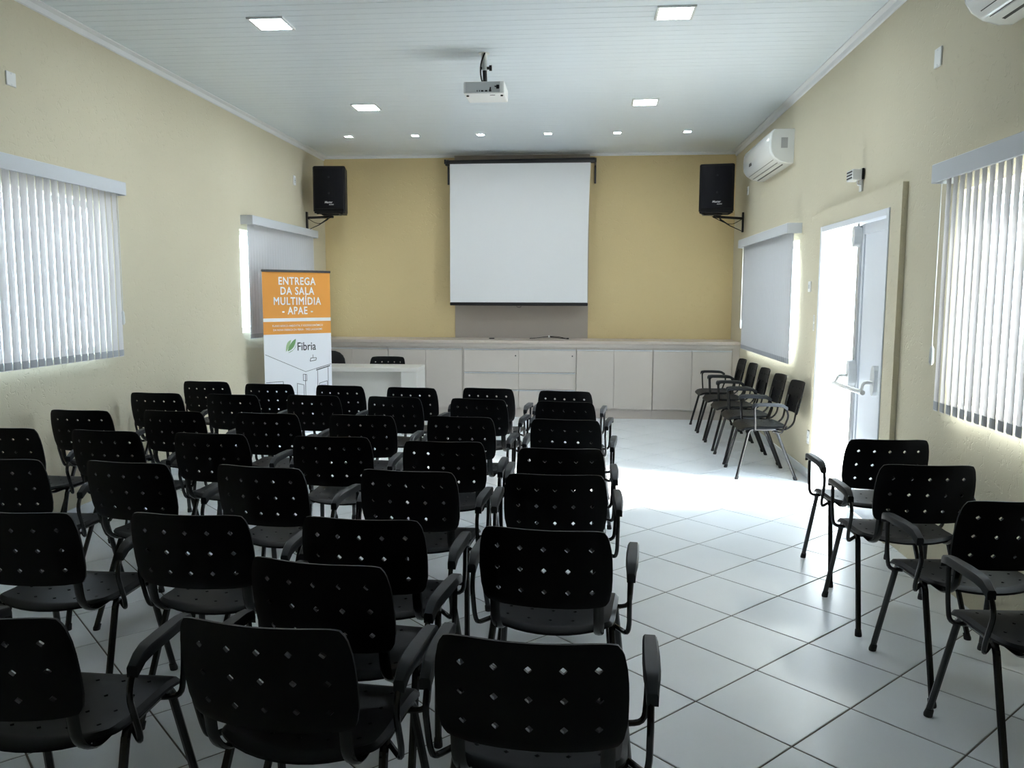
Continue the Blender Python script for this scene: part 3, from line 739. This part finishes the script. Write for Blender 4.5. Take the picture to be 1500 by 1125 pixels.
# ------------------------------------------------------------------ the perforated armchair
def perf_sheet(fn, nc, nr, px, pz, mx, mz0, mz1, hr, thick):
    """grid sheet with a rounded diamond hole in each of nc x nr cells, margins around; fn(a,b,k) -> point, k=0 front 1 back"""
    xs = [-nc * px / 2 - mx]; 
    xs += [-nc * px / 2 - mx / 2]
    for i in range(2 * nc + 1): xs.append(-nc * px / 2 + i * px / 2)
    xs += [nc * px / 2 + mx / 2, nc * px / 2 + mx]
    tot = mz0 + nr * pz + mz1
    zs = [0, mz0 / 2]
    for j in range(2 * nr + 1): zs.append(mz0 + j * pz / 2)
    zs += [tot - mz1 / 2, tot]
    vid = {}; V = []; F = []; S = []
    def vert(a, b_, k, key):
        if (key, k) not in vid: vid[(key, k)] = len(V); V.append(fn(a, b_, k, tot))
        return vid[(key, k)]
    nx, nzz = len(xs), len(zs)
    def gv(i, j, k): return vert(xs[i], zs[j], k, (i, j))
    holecell = {}
    for ci in range(nc):
        for cj in range(nr): holecell[(2 + 2 * ci, 2 + 2 * cj)] = True
    done = set()
    for (i, j) in holecell:
        for a in (0, 1):
            for b_ in (0, 1): done.add((i + a, j + b_))
    for i in range(nx - 1):
        for j in range(nzz - 1):
            if (i, j) in done: continue
            F.append((gv(i, j, 0), gv(i + 1, j, 0), gv(i + 1, j + 1, 0), gv(i, j + 1, 0)))
            F.append((gv(i, j, 1), gv(i, j + 1, 1), gv(i + 1, j + 1, 1), gv(i + 1, j, 1)))
    for (i, j) in holecell:
        ring = [(i + 2, j + 1), (i + 2, j + 2), (i + 1, j + 2), (i, j + 2), (i, j + 1), (i, j), (i + 1, j), (i + 2, j)]
        cx, cz = xs[i + 1], zs[j + 1]
        def hv(q, k):
            a = math.pi / 4 * q; r_ = hr if q % 2 == 0 else hr * 0.74
            return vert(cx + r_ * math.cos(a), cz + r_ * math.sin(a), k, ('h', i, j, q))
        for q in range(8):
            q2 = (q + 1) % 8
            F.append((gv(*ring[q], 0), gv(*ring[q2], 0), hv(q2, 0), hv(q, 0)))
            F.append((gv(*ring[q], 1), hv(q, 1), hv(q2, 1), gv(*ring[q2], 1)))
            F.append((hv(q, 0), hv(q2, 0), hv(q2, 1), hv(q, 1)))
    for i in range(nx - 1):
        F.append((gv(i, 0, 0), gv(i, 0, 1), gv(i + 1, 0, 1), gv(i + 1, 0, 0))); F.append((gv(i, nzz - 1, 0), gv(i + 1, nzz - 1, 0), gv(i + 1, nzz - 1, 1), gv(i, nzz - 1, 1)))
    for j in range(nzz - 1):
        F.append((gv(0, j, 0), gv(0, j + 1, 0), gv(0, j + 1, 1), gv(0, j, 1))); F.append((gv(nx - 1, j, 0), gv(nx - 1, j, 1), gv(nx - 1, j + 1, 1), gv(nx - 1, j + 1, 0)))
    b_ = MB().add(V, F, True)
    return b_
def back_fn(a, b_, k, tot):
    hw_ = 0.385 / 2 + 0.024; u = a / hw_; v = b_ / tot * 2 - 1
    wid = 1.0 - 0.07 * max(0, v) ** 2 - 0.05 * max(0, -v) ** 3
    x = a * wid * (1 - 0.055 * abs(v) ** 8)
    z = 0.545 + tot / 2 + (tot / 2) * v * (1 - 0.06 * abs(u) ** 8)
    y = -0.245 - (z - 0.545) * 0.20 - 0.036 * (1 - u * u)
    y += 0.010 * max(0, v - 0.6) ** 2 * -3
    edge = max(abs(u), abs(v)) > 0.98
    th = 0.005 if not edge else 0.0035
    return (x, y + (th if k == 0 else -th), z)
def seat_fn(a, b_, k, tot):
    hw_ = 0.385 / 2 + 0.026; u = a / hw_; v = b_ / tot * 2 - 1
    x = a * (1 - 0.05 * abs(v) ** 8) * (1 + 0.02 * v)
    y = 0.0 + 0.215 * v * (1 - 0.06 * abs(u) ** 6)
    if v < 0: y += 0.055 * u * u * (-v)
    z = 0.448 - 0.010 * (1 - u * u) * (1 - 0.5 * v) - 0.035 * max(0, v - 0.45) ** 2 * 2.2 + 0.012 * max(0, -v - 0.4) ** 1
    edge = max(abs(u), abs(v)) > 0.98
    if edge: z -= 0.012
    return (x, y, z + (0.004 if k == 0 else -0.004))
back_me = perf_sheet(back_fn, 5, 3, 0.077, 0.075, 0.024, 0.022, 0.028, 0.0092, 0.005).mesh('backrest', 'black_plastic')
seat_me = perf_sheet(seat_fn, 5, 4, 0.077, 0.085, 0.026, 0.045, 0.045, 0.0075, 0.004).mesh('seat', 'black_plastic')
FX, FY = 0.242, 0.246
def leg_mb(sx, sy):
    top = (sx * 0.207, 0.150, 0.405) if sy > 0 else (sx * 0.207, -0.085, 0.405)
    ft = (sx * FX, sy * FY, 0.012)
    return MB().tube([ft, top], 0.0125, 8)
def foot_mb(sx, sy):
    top = Vector((sx * 0.207, 0.150 if sy > 0 else -0.085, 0.405)); ft = Vector((sx * FX, sy * FY, 0.0)); d_ = (top - ft) / (top - ft).length
    return MB().tube([ft, ft + Vector((0, 0, 0.006)), ft + d_ * 0.03], [0.0155, 0.016, 0.0138], 10)
leg_me = {(sx, sy): leg_mb(sx, sy).mesh('leg', 'black_tube') for sx in (-1, 1) for sy in (-1, 1)}
foot_me = {(sx, sy): foot_mb(sx, sy).mesh('rubber_foot', 'rubber') for sx in (-1, 1) for sy in (-1, 1)}
fr = MB()
for sx in (-1, 1):
    fr.tube(arc([(sx * 0.2085, 0.158, 0.39), (sx * 0.205, 0.135, 0.427), (sx * 0.205, -0.07, 0.427), (sx * 0.2085, -0.092, 0.39)], 0.03, 4), 0.0125, 8)
for yy in (0.10, -0.06): fr.tube([(-0.203, yy, 0.422), (0.203, yy, 0.422)], 0.010, 8)
frame_me = fr.mesh('seat_frame', 'black_tube')
sup_me = {}; arm_me = {}; pad_me = {}
for sx in (-1, 1):
    sup_me[sx] = MB().tube(arc([(sx * 0.165, 0.08, 0.423), (sx * 0.168, -0.17, 0.418), (sx * 0.172, -0.232, 0.47), (sx * 0.172, -0.252, 0.60), (sx * 0.168, -0.2745, 0.69)], 0.05, 4), 0.017, 8, 0.0075).mesh('back_support', 'black_tube')
    ax = 0.268
    arm_me[sx] = MB().tube(arc([(sx * 0.205, 0.10, 0.416), (sx * 0.262, 0.105, 0.420), (sx * ax, 0.112, 0.50), (sx * ax, 0.120, 0.638), (sx * ax, 0.02, 0.640), (sx * ax, -0.125, 0.634), (sx * ax, -0.165, 0.56), (sx * ax, -0.125, 0.445), (sx * 0.262, -0.11, 0.405), (sx * 0.205, -0.05, 0.412)], 0.035, 4), 0.0085, 8).mesh('arm_tube', 'black_tube')
    # pad: bevelled slab, waisted towards the back, tips bent down
    prof = [(0.138, 0.014, 0.612, 0.640), (0.128, 0.018, 0.628, 0.655), (0.09, 0.020, 0.634, 0.660), (0.0, 0.022, 0.634, 0.661), (-0.08, 0.021, 0.632, 0.659), (-0.115, 0.017, 0.624, 0.652), (-0.150, 0.014, 0.600, 0.630)]
    vs = []; fs = []
    for (yy, w_, za, zb) in prof:
        c_ = sx * (ax + 0.004)
        vs += [(c_ - w_, yy, za), (c_ + w_, yy, za), (c_ + w_, yy, zb - 0.006), (c_ + w_ * 0.75, yy, zb), (c_ - w_ * 0.75, yy, zb), (c_ - w_, yy, zb - 0.006)]
    n = 6
    for i in range(len(prof) - 1):
        for k in range(n): fs.append((i * n + k, i * n + (k + 1) % n, (i + 1) * n + (k + 1) % n, (i + 1) * n + k))
    fs += [tuple(range(n)), tuple(range(len(vs) - 1, len(vs) - n - 1, -1))]
    pad_me[sx] = MB().add(vs, fs, True).mesh('arm_pad', 'arm_plastic')
def make_chair():
    t = empty('armchair')
    link('seat', seat_me, t); link('backrest', back_me, t); link('seat_frame', frame_me, t)
    for sx in (-1, 1):
        for sy in (-1, 1):
            l = link('leg', leg_me[(sx, sy)], t); link('rubber_foot', foot_me[(sx, sy)], l)
        link('back_support', sup_me[sx], t)
        a = link('arm_tube', arm_me[sx], t); link('arm_pad', pad_me[sx], a)
    return t
proto = make_chair(); used = [False]
def chair(x, y, ang, label, group):
    o = copy_tree(proto) if used[0] else proto
    used[0] = True
    o.location = (x, y, 0); o.rotation_euler = (0, 0, R(ang)); tag(o, label, 'chair', group)
    return o
# backrest top edge (centre x, centre y, angle) measured per chair, at backrest height
ROWS = {
 'E': [(-0.18, 6.40, -7), (-0.19, 5.75, -9), (-0.10, 4.91, -5), (-0.12, 3.97, 0), (-0.11, 3.38, 0), (-0.12, 2.57, -5), (-0.11, 1.72, -3)],
 'D': [(-0.77, 6.53, -7), (-0.79, 5.84, -9), (-0.76, 4.96, -5), (-0.70, 4.10, 0), (-0.75, 3.39, -4), (-0.74, 2.61, -3), (-0.77, 1.77, -8)],
 'C': [(-1.39, 6.51, -6), (-1.42, 5.89, -9), (-1.39, 4.96, -2), (-1.34, 4.18, 0), (-1.43, 3.41, -8), (-1.36, 2.63, -1), (-1.42, 1.73, 0)],
 'B': [(-2.00, 6.59, -6), (-2.04, 5.92, -5), (-2.02, 4.98, -2), (-2.03, 4.21, -3), (-2.05, 3.44, -6), (-1.97, 2.60, 0)],
 'A': [(-2.68, 6.64, -1), (-2.67, 5.90, -5), (-2.675, 5.01, -4), (-2.655, 4.24, -5), (-2.68, 3.45, 0)],
 'Z': [(-3.32, 6.77, -3), (-3.32, 5.93, -3), (-3.34, 4.98, -2), (-3.29, 4.27, -2)]}
o9 = ['front', 'second', 'third', 'fourth', 'fifth', 'sixth', 'last']
seat_o = {'E': 'in the aisle seat', 'D': 'second seat from the aisle', 'C': 'third seat from the aisle', 'B': 'fourth seat from the aisle', 'A': 'fifth seat from the aisle', 'Z': 'beside the left wall'}
kq = 0.73 / 0.75
def place_back(x, y, ang, label, group):
    a = R(ang)
    cx = x * kq - math.sin(a) * 0.30; cy = y * kq + math.cos(a) * 0.30
    return chair(max(cx, XL + 0.300), cy, ang, label, group)
for k in range(7):   # neighbours in a row never overlap
    row = [ROWS[c][k] for c in 'EDCBAZ' if len(ROWS[c]) > k]; keys = [c for c in 'EDCBAZ' if len(ROWS[c]) > k]
    xs_ = [r_[0] for r_ in row]
    for it in range(60):
        for i in range(len(xs_) - 1):
            need = 0.612 + 0.0015 * (abs(row[i][2]) + abs(row[i + 1][2]))
            gap = xs_[i] - xs_[i + 1]
            if gap < need:
                xs_[i] += (need - gap) / 2; xs_[i + 1] -= (need - gap) / 2
        if len(xs_) == 6: xs_[5] = max(xs_[5], (XL + 0.312) / (0.73 / 0.75))
    for c, x_, r_ in zip(keys, xs_, row): ROWS[c][k] = (x_, r_[1], r_[2])
for key, L in ROWS.items():
    for k, (x, y, ang) in enumerate(L):
        rowname = 'front row' if k == 0 else ('last row nearest the camera' if k == 6 else '%s row from the screen' % o9[k])
        o = place_back(x, y, ang, 'black perforated plastic armchair, %s, %s' % (rowname, seat_o[key]), 'black armchairs in rows facing the screen')
        if key == 'D' and k in (5, 6):   # the nested chairs clear each other's legs
            dx, dy, da = {5: (-0.0053, 0.0241, 0.27), 6: (0.0221, -0.0216, 2.03)}[k]
            o.location.x += dx; o.location.y += dy; o.rotation_euler.z += R(da)
o = place_back(-0.75, 2.18, -9, 'black perforated plastic armchair squeezed in between the sixth and last rows', 'black armchairs in rows facing the screen')
o.location.x -= 0.0019; o.location.y += 0.0043; o.rotation_euler.z += R(0.44)
for (x, y, ang, nm) in ((1.575, 4.58, 1.5, 'farthest, nearest the door'), (1.515, 3.94, 1, 'second from the door'), (1.555, 3.32, 6, 'third from the door'), (1.555, 2.75, 4, 'cut off at the frame edge')):
    chair(x, y, ang, 'black armchair of the file beside the right near blind, %s' % nm, 'black armchairs along the right wall')
for k, y in enumerate((7.145, 7.76, 8.41, 9.0, 9.61)):
    nm = ['nearest the door', 'second from the door', 'middle one of the five', 'fourth from the door', 'next to the cabinets'][k]
    chair(1.56, y, 90 + [1, 1, 0, 0, 0][k], 'black armchair turned sideways under the far right blind, %s' % nm, 'five black armchairs under the right window')
chair(-2.33, 9.20, 180, 'black perforated armchair tucked in behind the white desk', 'chairs behind the desk')

# padded office chair, mostly hidden by the banner
t = empty('office_chair', (-3.15, 9.56, 0), R(180), 'black office chair with rounded back behind desk beside the banner', 'chair', 'chairs behind the desk')
n = 20; P = []
for k in range(n):
    a = 2 * math.pi * k / n; P.append((0.225 * abs(math.cos(a)) ** 0.75 * (1 if math.cos(a) >= 0 else -1), 0.70 + 0.17 * abs(math.sin(a)) ** 0.8 * (1 if math.sin(a) >= 0 else -1)))
b = MB(); vs = []; fs = []
for (yy, k_) in ((-0.24, 0.9), (-0.225, 1.0), (-0.20, 1.0), (-0.185, 0.9)): vs += [(p[0] * k_, yy + 0.03 * (p[0] / 0.225) ** 2, 0.70 + (p[1] - 0.70) * k_) for p in P]
for i in range(3):
    for k in range(n): fs.append((i * n + k, i * n + (k + 1) % n, (i + 1) * n + (k + 1) % n, (i + 1) * n + k))
fs += [tuple(range(n)), tuple(range(4 * n - 1, 3 * n - 1, -1))]
b.add(vs, fs, True).build('backrest', 'cloth_black', t)
MB().bbox(-0.23, 0.23, -0.20, 0.22, 0.42, 0.49, 0.03).build('seat', 'cloth_black', t)
MB().tube(arc([(0, -0.02, 0.41), (0, -0.25, 0.41), (0, -0.235, 0.62)], 0.08), 0.022, 8, 0.008).build('back_post', 'black_metal', t)
MB().cyl((0, 0, 0.09), (0, 0, 0.42), 0.025, 12).build('gas_column', 'black_metal', t)
for k in range(5):
    a = 2 * math.pi * k / 5; d_ = Vector((math.cos(a), math.sin(a), 0))
    l = MB().tube([(0, 0, 0.10), d_ * 0.27 + Vector((0, 0, 0.065))], [0.022, 0.014], 8).build('base_arm', 'black_metal', t)
    w_ = Vector((-d_.y, d_.x, 0)) * 0.02
    MB().cyl(d_ * 0.27 + Vector((0, 0, 0.028)) - w_, d_ * 0.27 + Vector((0, 0, 0.028)) + w_, 0.028, 12).build('castor', 'black_plastic', l)
